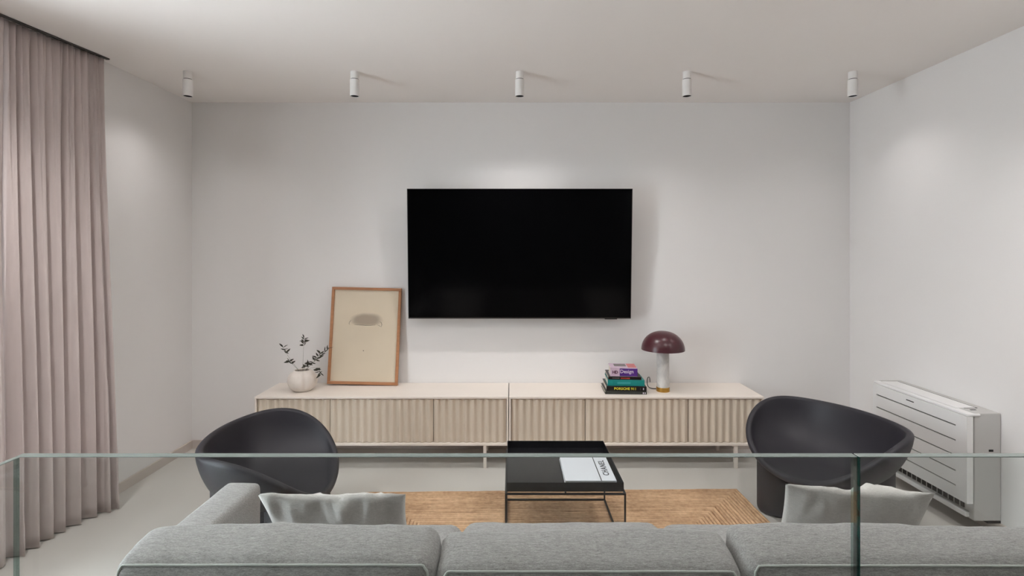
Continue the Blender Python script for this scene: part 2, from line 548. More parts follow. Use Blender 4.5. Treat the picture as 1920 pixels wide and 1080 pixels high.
def corrugated(x0, x1, z0, z1, yf, n, depth):
    """fluted door front: one closed mesh, waves facing -y"""
    seg = 10
    m = n * seg
    prof = []
    for i in range(m + 1):
        t = i / m
        w = 0.5 - 0.5 * math.cos(2 * PI * n * t)
        prof.append((x0 + (x1 - x0) * t, yf + depth * (1 - w)))
    V, F = [], []
    yb = yf + 0.03
    for x, y in prof:
        V += [(x, y, z0), (x, y, z1), (x, yb, z0), (x, yb, z1)]
    for i in range(m):
        a, b = 4 * i, 4 * (i + 1)
        F += [[a, b, b + 1, a + 1], [a + 2, a + 3, b + 3, b + 2], [a + 1, b + 1, b + 3, a + 3], [a, a + 2, b + 2, b]]
    F += [[0, 1, 3, 2], [4 * m, 4 * m + 2, 4 * m + 3, 4 * m + 1]]
    return V, F


def cabinet(x0, x1, doors, legs, label):
    t = empty('media_cabinet', ((x0 + x1) / 2, (FRONT + YW) / 2, 0), 0, label, 'cabinet', 'fluted media cabinets along the TV wall')
    yb = YW - 0.004
    box('top_panel', x0, x1, FRONT, yb, CT - 0.014, CT, M['cabinet'], t, bev=0.002)
    zb = 0.158
    box('bottom_panel', x0, x1, FRONT, yb, zb, zb + 0.018, M['cabinet'], t, bev=0.002)
    for a, b in ((x0, x0 + 0.012), (x1 - 0.012, x1)):
        box('side_panel', a, b, FRONT, yb, zb + 0.0182, CT - 0.0142, M['cabinet'], t, bev=0.001, seg=1)
    box('back_panel', x0 + 0.013, x1 - 0.013, yb - 0.01, yb, zb + 0.019, CT - 0.015, M['cabinet'], t)
    box('carcass', x0 + 0.014, x1 - 0.014, FRONT + 0.05, yb - 0.012, zb + 0.02, CT - 0.016, M['dark'], t)
    for a, b, n in doors:
        v, f = corrugated(a + 0.0022, b - 0.0022, zb + 0.021, CT - 0.019, FRONT + 0.004, n, 0.016)
        sharp_smooth(obj('fluted_door', v, f, M['door'], t), 55)
    for lx in legs:
        for ly in (FRONT + 0.012, yb - 0.055):
            box('leg', lx - 0.011, lx + 0.011, ly, ly + 0.022, 0, zb - 0.0002, M['cabinet'], t, bev=0.0015, seg=1)
        box('leg_rail', lx - 0.011, lx + 0.011, FRONT + 0.0345, yb - 0.0555, zb - 0.0222, zb - 0.0002, M['cabinet'], t, bev=0.0015, seg=1)
    return t


def cx(px): return (px - 957) * FRONT / FPX


cabinet(cx(477), cx(953), [(cx(480.5), cx(617), 10), (cx(617), cx(812), 14), (cx(812), cx(949.5), 10)], (cx(523), cx(909)),
        'cream fluted media cabinet holding the vase and the leaning picture frame')
cabinet(cx(954.5), cx(1433), [(cx(958), cx(1098), 10), (cx(1098), cx(1292), 14), (cx(1292), cx(1429.5), 10)], (cx(1004), cx(1382)),
        'cream fluted media cabinet holding the book stack and mushroom lamp')

# ------------------------------------------------------------------ television
tv = empty('television', (0.068, 3.9, 0.955), 0, 'large black flat television mounted on the white wall', 'television')
tilt = math.radians(3.4)
hw, hh = 1.625 / 2, 0.944 / 2
RT = Matrix.Translation((0.0675, 3.868, 1.455)) @ Matrix.Rotation(tilt, 4, 'X')


def tvpart(name, geo, mat):
    return obj(name, [RT @ Vector(v) for v in geo[0]], geo[1], mat, tv)


tvpart('screen', boxgeo(-hw + 0.004, hw - 0.004, 0.0, 0.012, -hh + 0.009, hh - 0.004, 0.0008, 1), M['screen'])
tvpart('bezel', join(boxgeo(-hw, hw, -0.001, 0.022, hh - 0.0038, hh), boxgeo(-hw, hw, -0.001, 0.022, -hh, -hh + 0.0088),
                     boxgeo(-hw, -hw + 0.0038, -0.001, 0.022, -hh + 0.0088, hh - 0.0038), boxgeo(hw - 0.0038, hw, -0.001, 0.022, -hh + 0.0088, hh - 0.0038)), M['tvbezel'])
tvpart('back_housing', boxgeo(-hw + 0.05, hw - 0.05, 0.0125, 0.04, -hh + 0.05, hh - 0.06, 0.006, 1), M['black'])
tvpart('sensor_bump', boxgeo(hw - 0.19, hw - 0.10, 0.001, 0.016, -hh - 0.006, -hh - 0.0002, 0.001, 1), M['black'])
box('wall_bracket', -0.16, 0.30, 3.91, YW - 0.001, 1.35, 1.56, M['black'], tv)

# ------------------------------------------------------------------ picture frame
pf = empty('picture_frame', (-1.0856, 3.912, CT), 0, 'oak picture frame with cream abstract print leaning on the wall', 'picture frame')
lean = math.atan2(0.066, 0.708)
RP = Matrix.Translation((-1.0856, 3.905, CT + 0.0085)) @ Matrix.Rotation(math.radians(1.3), 4, 'Y') @ Matrix.Rotation(-lean, 4, 'X')
fw, fh, bw = 0.517, 0.71, 0.020


def pfp(name, geo, mat, parent=pf):
    return obj(name, [RP @ Vector(v) for v in geo[0]], geo[1], mat, parent)


for nm, q in (('frame_rail', (-fw / 2, fw / 2, 0, 0.022, 0, bw)), ('frame_rail', (-fw / 2, fw / 2, 0, 0.022, fh - bw, fh)),
              ('frame_stile', (-fw / 2, -fw / 2 + bw, 0, 0.022, bw, fh - bw)), ('frame_stile', (fw / 2 - bw, fw / 2, 0, 0.022, bw, fh - bw))):
    pfp(nm, boxgeo(*q, 0.0015, 1), M['wood'])
# the print keeps its own axes so its pattern sits in the sheet
pr = box('print', -fw / 2 + bw, fw / 2 - bw, 0.010, 0.013, bw, fh - bw, M['print'], None, local=True)
pr.parent = pf
pr.matrix_basis = MW[pf.name].inverted() @ RP
MW[pr.name] = RP.copy()
pr['label'] = 'cream abstract print with a soft grey wash'


def stroke(pts, r):
    g_ = tubegeo([RP @ Vector((x, 0.0096, z - 0.020)) for x, z in pts], r, 6)
    return obj('ink_stroke', g_[0], g_[1], M['ink'], pr)


stroke([(-0.085, 0.456), (-0.05, 0.4535), (0.0, 0.4505), (0.04, 0.4515), (0.075, 0.455)], [0.0004, 0.0012, 0.0016, 0.0014, 0.0005])
stroke([(-0.116, 0.452), (-0.121, 0.462), (-0.117, 0.474), (-0.106, 0.488)], [0.0004, 0.0011, 0.0012, 0.0004])
stroke([(0.088, 0.456), (0.103, 0.450), (0.116, 0.444)], [0.0003, 0.0012, 0.0006])
stroke([(0.104, 0.479), (0.117, 0.474), (0.123, 0.458), (0.118, 0.440)], [0.0004, 0.0014, 0.0016, 0.0006])
g = lathegeo([(0.0001, -0.0005), (0.004, 0.0), (0.0001, 0.0005)], (0, 0, 0), 10)
obj('ink_dot', [RP @ (Matrix.Translation((-0.005, 0.0096, 0.245)) @ Matrix.Rotation(PI / 2, 4, 'X') @ Vector(v)) for v in g[0]], g[1], material('ink_wash', srgb(120, 106, 92), 0.6, var=0.05), pr)

# ------------------------------------------------------------------ vase with dried sprigs
vx, vy = (567 - 957) * 3.775 / 1000, 3.775
prof = [(0.001, 0.0), (0.045, 0.0), (0.060, 0.004), (0.080, 0.022), (0.094, 0.046), (0.100, 0.072), (0.096, 0.098), (0.083, 0.122), (0.066, 0.137), (0.056, 0.143),
        (0.052, 0.147), (0.048, 0.146), (0.049, 0.139), (0.060, 0.125), (0.078, 0.09), (0.080, 0.06), (0.06, 0.02), (0.001, 0.012)]


def lobe(a, r, z):
    d = (a - math.radians(302) + PI) % (2 * PI) - PI
    return r * (1 + 0.02 * math.sin(2 * a + 0.7) - 0.11 * math.exp(-(d / 0.13) ** 2) * (1 if z > 0.02 else 0.2) + 0.03 * math.sin(a * 3 + z * 20) * (r > 0.07))


v, f = lathegeo(prof, (vx, vy, CT), 64, lobe)
vase = obj('vase', v, f, M['ceramic'], None, smooth=True, origin=(vx, vy, CT))
tag(vase, 'round off-white handmade ceramic vase with dried sprigs', 'vase')

leaf_me = bpy.data.meshes.new('leaf')
lv = [(0, 0, 0), (0.0035, 0.006, 0.001), (0.0045, 0.012, 0.0016), (0.003, 0.020, 0.001), (0, 0.027, 0), (-0.003, 0.020, 0.001), (-0.0045, 0.012, 0.0016), (-0.0035, 0.006, 0.001), (0, 0.012, -0.0008)]
leaf_me.from_pydata(lv, [], [[0, 1, 8], [1, 2, 8], [2, 3, 8], [3, 4, 8], [4, 5, 8], [5, 6, 8], [6, 7, 8], [7, 0, 8]])
leaf_me.materials.append(M['leaf'])


def sprig(tip_px, bend, leaves, label, dy=0.0, spread=0.35, seed=0, droop=0.0):
    rnd = random.Random(seed)
    base = Vector((vx + rnd.uniform(-.015, .015), vy + rnd.uniform(-.012, .012), CT + 0.04))
    mouth = Vector((vx + bend * 0.03, vy + dy * 0.3, CT + 0.150))
    tip = at(tip_px[0], tip_px[1], vy + dy)
    mid = (mouth + tip) / 2 + Vector((bend * 0.03, 0, 0.02 + droop))
    t = empty('dried_sprig', mouth, 0, label, 'sprig', 'dried sprigs in the ceramic vase')
    P = []
    for i in range(11):
        s = i / 10
        if s < 0.3:
            P.append(base.lerp(mouth, s / 0.3))
        else:
            q = (s - 0.3) / 0.7
            P.append(mouth * (1 - q) ** 2 + mid * 2 * q * (1 - q) + tip * q * q)
    g_ = tubegeo(P, [0.0011 - 0.0007 * i / 10 for i in range(11)], 5)
    obj('stem', g_[0], g_[1], M['stem'], t)
    inv = MW[t.name].inverted()
    leaves = int(leaves * 1.4)
    for k in range(leaves):
        s = 1 - spread * (k / max(1, leaves - 1)) if leaves > 1 else 1
        i = min(9, int(s * 10)); fr_ = s * 10 - i
        p = P[i].lerp(P[i + 1], fr_) if i < 10 else P[10]
        tg = (P[min(i + 1, 10)] - P[i]).normalized()
        side = 1 if k % 2 else -1
        d = (tg * rnd.uniform(0.2, 0.9) + Vector((side * rnd.uniform(.3, 1.0), rnd.uniform(-.5, .5), rnd.uniform(-.6, .6)))).normalized()
        lf = bpy.data.objects.new('leaf', leaf_me)
        link(lf, t)
        q = d.to_track_quat('Y', 'Z')
        sc = rnd.uniform(0.9, 1.6)
        lf.matrix_basis = inv @ (Matrix.Translation(p) @ q.to_matrix().to_4x4() @ Matrix.Rotation(rnd.uniform(0, 6), 4, 'Y') @ Matrix.Scale(sc, 4))
    return t


sprig((531, 650), -1.0, 7, 'tallest dried leafy sprig arching out on the curtain side of the vase', seed=1, dy=-0.01, spread=0.25)
sprig((570, 634), 0.0, 9, 'upright dried sprig with leaf cluster at its tip', seed=2, dy=0.02, spread=0.2)
sprig((617, 652), 0.8, 9, 'dried sprig reaching over towards the oak picture frame', seed=3, dy=0.03, spread=0.45)
sprig((601, 662), 0.9, 12, 'pale leafy dried sprig between vase mouth and picture frame', seed=4, dy=0.05, spread=0.5)
sprig((543, 676), -0.9, 10, 'short leafy dried sprig hanging over the vase edge', seed=5, dy=-0.03, spread=0.4)
sprig((580, 682), 0.3, 14, 'bushy short dried sprig filling the vase mouth', seed=6, dy=-0.04, spread=0.5)
sprig((602, 702), 1.0, 9, 'drooping dried sprig hanging beside the vase', seed=8, dy=-0.03, spread=0.35, droop=0.035)

# ------------------------------------------------------------------ table lamp
lx, ly = (1243 - 957) * 3.762 / 1000, 3.762
lamp = empty('table_lamp', (lx, ly, CT), 0, 'burgundy mushroom table lamp with white marble stem and brass foot', 'lamp')
v, f = lathegeo([(0.046, 0.0), (0.046, 0.028), (0.044, 0.030)], (lx, ly, CT), 48); sharp_smooth(obj('brass_foot', v, f, M['brass'], lamp))
v, f = lathegeo([(0.0425, 0.030), (0.0425, 0.31)], (lx, ly, CT), 48); sharp_smooth(obj('marble_stem', v, f, M['marble'], lamp))
R0, zr = 0.149, 0.292
dome = []
for i in range(17):
    a = i / 16 * PI / 2
    dome.append((max(0.0005, R0 * math.cos(a) ** 0.92), zr + 0.131 * math.sin(a)))
prof = [(R0 - 0.004, zr)] + dome
inner = [(max(0.0005, (R0 - 0.004) * math.cos(i / 16 * PI / 2) ** 0.92), zr + 0.127 * math.sin(i / 16 * PI / 2)) for i in range(16, -1, -1)]
v, f = lathegeo(dome + inner + [dome[0]], (lx, ly, CT), 64)
sharp_smooth(obj('mushroom_shade', v, f, M['burgundy'], lamp), 60)
pts = [Vector((lx - 0.02, ly + 0.05, CT + 0.006)), Vector((lx - 0.055, ly + 0.045, CT + 0.005)), Vector((lx - 0.085, ly + 0.06, CT + 0.012)), Vector((lx - 0.088, ly + 0.09, CT + 0.035)),
       Vector((lx - 0.072, ly + 0.14, CT + 0.058)), Vector((lx - 0.045, ly + 0.19, CT + 0.05)), Vector((lx - 0.03, ly + 0.232, CT - 0.0))]
P = []
for i in range(len(pts) - 1):
    for k in range(5):
        t_ = k / 5
        p0, p1, p2, p3 = pts[max(0, i - 1)], pts[i], pts[i + 1], pts[min(len(pts) - 1, i + 2)]
        P.append(0.5 * ((2 * p1) + (p2 - p0) * t_ + (2 * p0 - 5 * p1 + 4 * p2 - p3) * t_ ** 2 + (3 * p1 - p0 - 3 * p2 + p3) * t_ ** 3))
g = tubegeo(P, 0.003, 8)
obj('power_cord', g[0], g[1], M['black'], lamp, smooth=True)


# ------------------------------------------------------------------ lettering
def letters(name, text, size, mat, parent, mtx, spacing=1.0, bold=0.0, squash=1.0):
    cu = bpy.data.curves.new('lettering', 'FONT')
    cu.body = text; cu.size = size; cu.align_x = 'CENTER'; cu.align_y = 'CENTER'
    cu.space_character = spacing; cu.offset = bold; cu.extrude = 0.0004; cu.resolution_u = 2
    to = bpy.data.objects.new('lettering_tmp', cu)
    COL.objects.link(to)
    bpy.context.view_layer.update()
    me = bpy.data.meshes.new_from_object(to.evaluated_get(bpy.context.evaluated_depsgraph_get()))
    bpy.data.objects.remove(to)
    me.name = name
    me.transform(Matrix.Scale(squash, 4, (1, 0, 0)))
    me.materials.clear(); me.materials.append(mat)
    o = bpy.data.objects.new(name, me)
    link(o, parent)
    o.matrix_basis = mtx
    return o


# ------------------------------------------------------------------ book stack on the cabinet
def book(z, w, d, h, px0, yfront, rz, cover, label, spine=None, name='book', group='books stacked beside the lamp'):
    """hardback lying flat, spine towards the room; local x along the spine"""
    x0 = (px0 - 957) * yfront / 1000
    t = empty(name, (x0 + w / 2 * math.cos(rz), yfront + w / 2 * math.sin(rz), z), rz, label, 'book', group)
    b = 0.0025
    v, f = join(boxgeo(-w / 2, w / 2, 0, d, 0, b, 0.0006, 1), boxgeo(-w / 2, w / 2, 0, d, h - b, h, 0.0006, 1), boxgeo(-w / 2, w / 2, 0, b, b, h - b))
    obj('cover', v, f, cover, t, local=True)
    box('page_block', -w / 2 + 0.004, w / 2 - 0.004, b + 0.0004, d - 0.004, b + 0.0003, h - b - 0.0003, M['pages'], t, local=True)
    return t


def spine_mtx(x, h):
    return Matrix.Translation((x, -0.0006, h)) @ Matrix.Rotation(PI / 2, 4, 'X')


cov_dark = material('cover_dark_olive', srgb(44, 46, 42), 0.4, var=0.3, vscale=30)
cov_black = material('cover_black', srgb(20, 20, 21), 0.35, var=0.08)
cov_teal = material('cover_teal', srgb(22, 138, 134), 0.4, var=0.06, vscale=12)
cov_night = material('cover_black_glossy', srgb(24, 19, 20), 0.35, var=0.1)
cov_lilac = material('cover_lilac', srgb(206, 182, 200), 0.4, var=0.10, vscale=25)
ink_yellow = material('ink_yellow', srgb(226, 214, 60), 0.5, var=0.03)
ink_red = material('ink_red', srgb(170, 62, 50), 0.5, var=0.05)
ink_pale = material('ink_pale', srgb(224, 214, 226), 0.5, var=0.03)
ink_purple = material('ink_purple', srgb(84, 44, 132), 0.4, var=0.08, vscale=30)
ink_plum = material('ink_plum', srgb(92, 52, 76), 0.5, var=0.05)
ink_coral = material('ink_coral', srgb(206, 122, 122), 0.5, var=0.1, vscale=40)
ink_grey = material('ink_grey', srgb(120, 112, 112), 0.5, var=0.2, vscale=60)
ink_blue = material('ink_light_teal', srgb(60, 160, 160), 0.5, var=0.05)

rz = math.radians(-4.0)
z = CT + 0.0005
b1 = book(z, 0.283, 0.225, 0.021, 1135, 3.675, rz + 0.03, cov_dark, 'dark olive hardback at the bottom of the book stack')
box('spine_mark', 0.115, 0.121, -0.0006, 0.0002, 0.004, 0.015, ink_pale, b1, local=True)
box('spine_mark', 0.128, 0.133, -0.0006, 0.0002, 0.004, 0.015, ink_pale, b1, local=True)
z += 0.0215
b2 = book(z, 0.274, 0.225, 0.033, 1137, 3.677, rz + 0.02, cov_black, 'black hardback with yellow spine lettering in the book stack')
letters('spine_lettering', 'PORSCHE 911', 0.0235, ink_yellow, b2, spine_mtx(-0.008, 0.0165), 1.05, 0.0006, 1.02)
box('spine_mark', 0.094, 0.0955, -0.0006, 0.0002, 0.009, 0.024, ink_grey, b2, local=True)
box('spine_mark', 0.113, 0.119, -0.0006, 0.0002, 0.010, 0.024, ink_pale, b2, local=True)
z += 0.0335
b3 = book(z, 0.252, 0.19, 0.041, 1139.5, 3.69, rz + 0.01, cov_teal, 'thick teal hardback in the middle of the book stack')
box('spine_band', -0.06, 0.03, -0.0006, 0.0002, 0.013, 0.027, ink_blue, b3, local=True)
z += 0.0415
b4 = book(z, 0.226, 0.215, 0.0205, 1140.5, 3.695, rz + 0.0, cov_night, 'thin black book with red spine lettering above the teal book')
box('spine_band', -0.028, 0.035, -0.0006, 0.0002, 0.006, 0.0145, ink_red, b4, local=True)
box('spine_band', -0.085, -0.036, -0.0006, 0.0002, 0.008, 0.013, ink_grey, b4, local=True)
z += 0.021
b5 = book(z, 0.185, 0.15, 0.060, 1144.5, 3.70, rz - 0.01, cov_lilac, 'thick lilac and purple book on top of the stack')
box('spine_panel', -0.029, 0.0925, -0.0008, 0.0002, 0.003, 0.055, ink_purple, b5, local=True)
letters('spine_lettering', 'Design', 0.034, ink_pale, b5, spine_mtx(0.020, 0.034) @ Matrix.Translation((0, 0, 0.0005)), 1.0, 0.0004)
letters('spine_lettering', 'HD', 0.028, ink_plum, b5, spine_mtx(-0.060, 0.028), 0.9, 0.001)
box('cover_panel', 0.03, 0.088, 0.01, 0.14, 0.0599, 0.0606, ink_coral, b5, local=True)
box('cover_panel', -0.06, 0.022, 0.05, 0.13, 0.0599, 0.0606, ink_grey, b5, local=True)

# ------------------------------------------------------------------ rug
RW, RD = 2.29, 1.15
rz_r = math.radians(-1.15) * -1
rc = Vector((0.267, 3.272 - RD / 2, 0))
pitch = 0.021
V, F, tone = [], [], []
n_ring = int(min(RW, RD) / 2 / pitch)
rndr = random.Random(3)
for k in range(n_ring):
    hx, hy = RW / 2 - pitch * (k + 0.5), RD / 2 - pitch * (k + 0.5)
    cr_ = max(0.0, 0.05 - pitch * k * 0.5)
    path = []
    step = 0.045
    for (ax, ay), (bx_, by_) in (((-hx, -hy), (hx, -hy)), ((hx, -hy), (hx, hy)), ((hx, hy), (-hx, hy)), ((-hx, hy), (-hx, -hy))):
        n_ = max(2, int(math.hypot(bx_ - ax, by_ - ay) / step))
        for i in range(n_):
            s_ = i / n_
            path.append((ax + (bx_ - ax) * s_, ay + (by_ - ay) * s_))
    ring_tone = rndr.uniform(-0.14, 0.14)
    m_ = len(path); b0 = len(V)
    for i, (x, y) in enumerate(path):
        d = math.hypot(x, y)
        nx, ny = (math.copysign(1, x), 0) if abs(abs(x) - hx) < abs(abs(y) - hy) else (0, math.copysign(1, y))
        if abs(abs(x) - hx) < 0.02 and abs(abs(y) - hy) < 0.02:
            nx, ny = math.copysign(1, x), math.copysign(1, y)
        wob = noise.noise(Vector((x * 5, y * 5, k))) * 0.0025
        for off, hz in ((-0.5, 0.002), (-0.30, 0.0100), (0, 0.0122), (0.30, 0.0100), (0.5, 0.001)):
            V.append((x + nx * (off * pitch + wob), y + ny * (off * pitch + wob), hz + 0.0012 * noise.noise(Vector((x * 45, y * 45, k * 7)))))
            tone.append((0.0 if hz < 0.005 else 0.5 if hz < 0.01 else 0.68) + ring_tone + rndr.uniform(-0.18, 0.18))  # shade of the gaps between rows put into the random jute tone
    for i in range(m_):
        for j in range(4):
            F.append([b0 + i * 5 + j, b0 + i * 5 + j + 1, b0 + ((i + 1) % m_) * 5 + j + 1, b0 + ((i + 1) % m_) * 5 + j])
rug = empty('jute_rug', rc, rz_r, 'natural braided jute rug under the black coffee table', 'rug')
br = obj('braid_rows', V, F, M['jute'], rug, smooth=True, local=True)
a_ = br.data.attributes.new('tone', 'FLOAT', 'POINT')
a_.data.foreach_set('value', tone)
br['kind'] = 'stuff'
box('backing', -RW / 2 + 0.01, RW / 2 - 0.01, -RD / 2 + 0.01, RD / 2 - 0.01, 0.0003, 0.003, M['jute'], rug, local=True)

# ------------------------------------------------------------------ coffee table
ZR = 0.0138                    # top of the rug
tx0, tx1, ty0, ty1, th_ = -0.018, 0.546, 2.568, 3.137, 0.36
ct = empty('coffee_table', ((tx0 + tx1) / 2, (ty0 + ty1) / 2, ZR), 0, 'square black metal tray coffee table on the jute rug', 'coffee table')
zf = th_ - 0.043
w = 0.0025
g = join(boxgeo(tx0, tx1, ty0, ty1, zf, zf + 0.004), boxgeo(tx0, tx1, ty0, ty0 + w, zf + 0.004, th_), boxgeo(tx0, tx1, ty1 - w, ty1, zf + 0.004, th_),
         boxgeo(tx0, tx0 + w, ty0 + w, ty1 - w, zf + 0.004, th_), boxgeo(tx1 - w, tx1, ty0 + w, ty1 - w, zf + 0.004, th_))
obj('tray', g[0], g[1], M['tray'], ct)
q = 0.0085
ex0, ex1, ey0, ey1 = tx0 - 0.008, tx1 + 0.010, ty0 - 0.006, ty1 - 0.004
zt = zf - 0.006
for a, b in ((ex0, ey0), (ex1 - q, ey0), (ex0, ey1 - q), (ex1 - q, ey1 - q)):
    box('leg', a, a + q, b, b + q, ZR, zt, M['black'], ct, bev=0.001, seg=1)
for zz in (zt - q, ZR):
    nm = 'top_rail' if zz > 0.1 else 'floor_rail'
    if zz > 0.1:
        box(nm, ex0 + q, ex1 - q, ey0, ey0 + q, zz, zz + q, M['black'], ct)
    box(nm, ex0 + q, ex1 - q, ey1 - q, ey1, zz, zz + q, M['black'], ct)
    for a in (ex0, ex1 - q):
        box(nm, a, a + q, ey0 + q, ey1 - q, zz, zz + q, M['black'], ct)
for a in ((ex0 + ex1) / 2,):
    for b in (ey0, ey1 - q):
        box('tray_stud', a - 0.004, a + 0.004, b, b + q, zt, zf, M['black'], ct)

# white book on the tray
bz = zf + 0.0045
bx0, bx1, by0, by1, bh = 0.270, 0.523, 2.625, 2.955, 0.024
cb = empty('book', ((bx0 + bx1) / 2, (by0 + by1) / 2, bz), 0, 'large white hardback with black spine line lying on the coffee table', 'book')
g = join(boxgeo(bx0, bx1, by0, by1, bz, bz + 0.003, 0.0005, 1), boxgeo(bx0, bx1, by0, by1, bz + bh - 0.003, bz + bh, 0.0005, 1), boxgeo(bx1 - 0.003, bx1, by0, by1, bz + 0.003, bz + bh - 0.003))
obj('cover', g[0], g[1], M['paper_white'], cb)
box('page_block', bx0 + 0.003, bx1 - 0.0032, by0 + 0.003, by1 - 0.003, bz + 0.0032, bz + bh - 0.0032, M['grey_plastic'], cb)
lx_ = 0.449
box('spine_line', lx_ - 0.0022, lx_ + 0.0022, by0 - 0.0006, by1, bz + bh - 0.0005, bz + bh + 0.0004, M['ink'], cb)
letters('cover_lettering', 'CHANEL', 0.043, M['ink'], cb, Matrix.Translation((0.4865 - (bx0 + bx1) / 2, 2.782 - (by0 + by1) / 2, bh + 0.0004)) @ Matrix.Rotation(PI / 2, 4, 'Z'), 1.24, 0.0008, 1.0)

# ------------------------------------------------------------------ tub chairs
CP = [0.4062, 0.0117, -0.0065, 0.2873, -0.0122, 0.0113, 0.4974, 0.1312, 0.0537, -0.0021, 0.0057]


def rim(t, k=1.0):
    a, a2, a3, b, b2, b3, z0, z1, z2, z3, z4 = CP
    c, s = math.cos(t), math.sin(t)
    return Vector((k * (a * c + a2 * c * s + a3 * math.cos(3 * t)), k * (b * s + b2 * math.cos(2 * t) + b3 * math.sin(3 * t)),
                   z0 + z1 * s + z2 * math.cos(2 * t) + z3 * math.sin(3 * t) + z4 * math.cos(4 * t)))


def chair_meshes():
    NT, NR = 96, 22
    zc = 0.285
    T = 0.034
    KI = 0.965                 # inner edge of the rolled rim

    def inner(t, r):
        p = rim(t, KI * (1 - (1 - r) ** 1.35) if r < 1 else KI)
        e = rim(t)
        # steep wall towards the rim, flat seat in the middle
        g_ = r ** 2.6
        return Vector((p.x, p.y, zc + (e.z - 0.012 - zc) * g_))
    V, F = [], []
    ring = []
    rs = [(j + 1) / NR for j in range(NR)]
    grid = [[inner(2 * PI * i / NT, r) for i in range(NT)] for r in rs]
    nrm = []
    for j in range(NR):
        row = []
        for i in range(NT):
            du = grid[j][(i + 1) % NT] - grid[j][i - 1]
            dv = grid[min(j + 1, NR - 1)][i] - grid[max(j - 1, 0)][i]
            n = du.cross(dv).normalized()
            if n.z < 0: n = -n
            row.append(n)
        nrm.append(row)
    # inner skin
    V.append(Vector((0, 0, zc)))
    for j in range(NR):
        V += grid[j]
    idx = lambda j, i: 1 + j * NT + i % NT
    for i in range(NT):
        F.append([0, idx(0, i), idx(0, i + 1)])
    for j in range(NR - 1):
        for i in range(NT):
            F.append([idx(j, i), idx(j, i + 1), idx(j + 1, i + 1), idx(j + 1, i)])
    # rolled rim: half circle from the inner edge to the outer edge
    outer_edge = [grid[NR - 1][i] - nrm[NR - 1][i] * T for i in range(NT)]
    last = NR - 1
    for s in range(1, 7):
        an = PI * s / 6
        base = len(V)
        for i in range(NT):
            a, b = grid[NR - 1][i], outer_edge[i]
            c = (a + b) / 2
            up = (grid[NR - 1][i] - grid[NR - 2][i]).normalized()
            V.append(c + (a - c) * math.cos(an) + up * (T / 2) * math.sin(an))
        pb = idx(last, 0) if s == 1 else base - NT
        for i in range(NT):
            F.append([pb + i, pb + (i + 1) % NT, base + (i + 1) % NT, base + i])
    # outer skin
    pb = len(V) - NT
    for j in range(NR - 2, -1, -1):
        base = len(V)
        for i in range(NT):
            V.append(grid[j][i] - nrm[j][i] * T)
        for i in range(NT):
            F.append([pb + i, pb + (i + 1) % NT, base + (i + 1) % NT, base + i])
        pb = base
    V.append(Vector((0, 0, zc - T)))
    for i in range(NT):
        F.append([pb + i, pb + (i + 1) % NT, len(V) - 1])
    # height of the middle of the shell above any (x, y)
    pts = np.array([[*(grid[j][i] - nrm[j][i] * T * 0.45)] for j in range(NR) for i in range(NT)])
    return V, F, pts


shellV, shellF, shellP = chair_meshes()


def chair_leg(cx_, cy_, r):
    n, m = 36, 14
    tops = []
    for k in range(n):
        a = 2 * PI * k / n
        x, y = cx_ + r * math.cos(a), cy_ + r * math.sin(a)
        d = (shellP[:, 0] - x) ** 2 + (shellP[:, 1] - y) ** 2
        ii = d.argsort()[:4]
        tops.append(float(shellP[ii, 2].mean()))
    V, F = [], []
    prof = [(0.72, 0.0), (0.90, 0.004), (0.975, 0.014), (1.0, 0.03)]
    for rr, zz in prof:
        for k in range(n):
            a = 2 * PI * k / n
            V.append((cx_ + r * rr * math.cos(a), cy_ + r * rr * math.sin(a), zz))
    for j in range(1, m + 1):
        for k in range(n):
            a = 2 * PI * k / n
            V.append((cx_ + r * math.cos(a), cy_ + r * math.sin(a), 0.03 + (tops[k] - 0.03) * j / m))
    rows = len(prof) + m
    for j in range(rows - 1):
        for k in range(n):
            F.append([j * n + k, j * n + (k + 1) % n, (j + 1) * n + (k + 1) % n, (j + 1) * n + k])
    F.append(list(range(n))[::-1])
    return V, F


def chair(loc, rz_, label):
    t = empty('tub_chair', loc, rz_, label, 'chair', 'charcoal tub chairs by the coffee table')
    obj('seat_shell', shellV, shellF, M['charcoal'], t, smooth=True, local=True)
    for sx in (-1, 1):
        for sy in (-1, 1):
            v_, f_ = chair_leg(sx * 0.195, sy * 0.118, 0.098)
            sharp_smooth(obj('leg', v_, f_, M['charcoal'], t, local=True), 50)
    return t


chair((1.6838, 2.8851, 0), -1.2265, 'charcoal tub chair with thick round legs beside the air conditioner')
chair((-1.1688, 2.6552, 0), 1.6586, 'charcoal tub chair with thick round legs between curtain and coffee table')

# ------------------------------------------------------------------ sofa
sofa = empty('sofa', (0.22, 1.65, 0), 0, 'long grey-green fabric sofa seen from behind with loose back cushions', 'sofa')


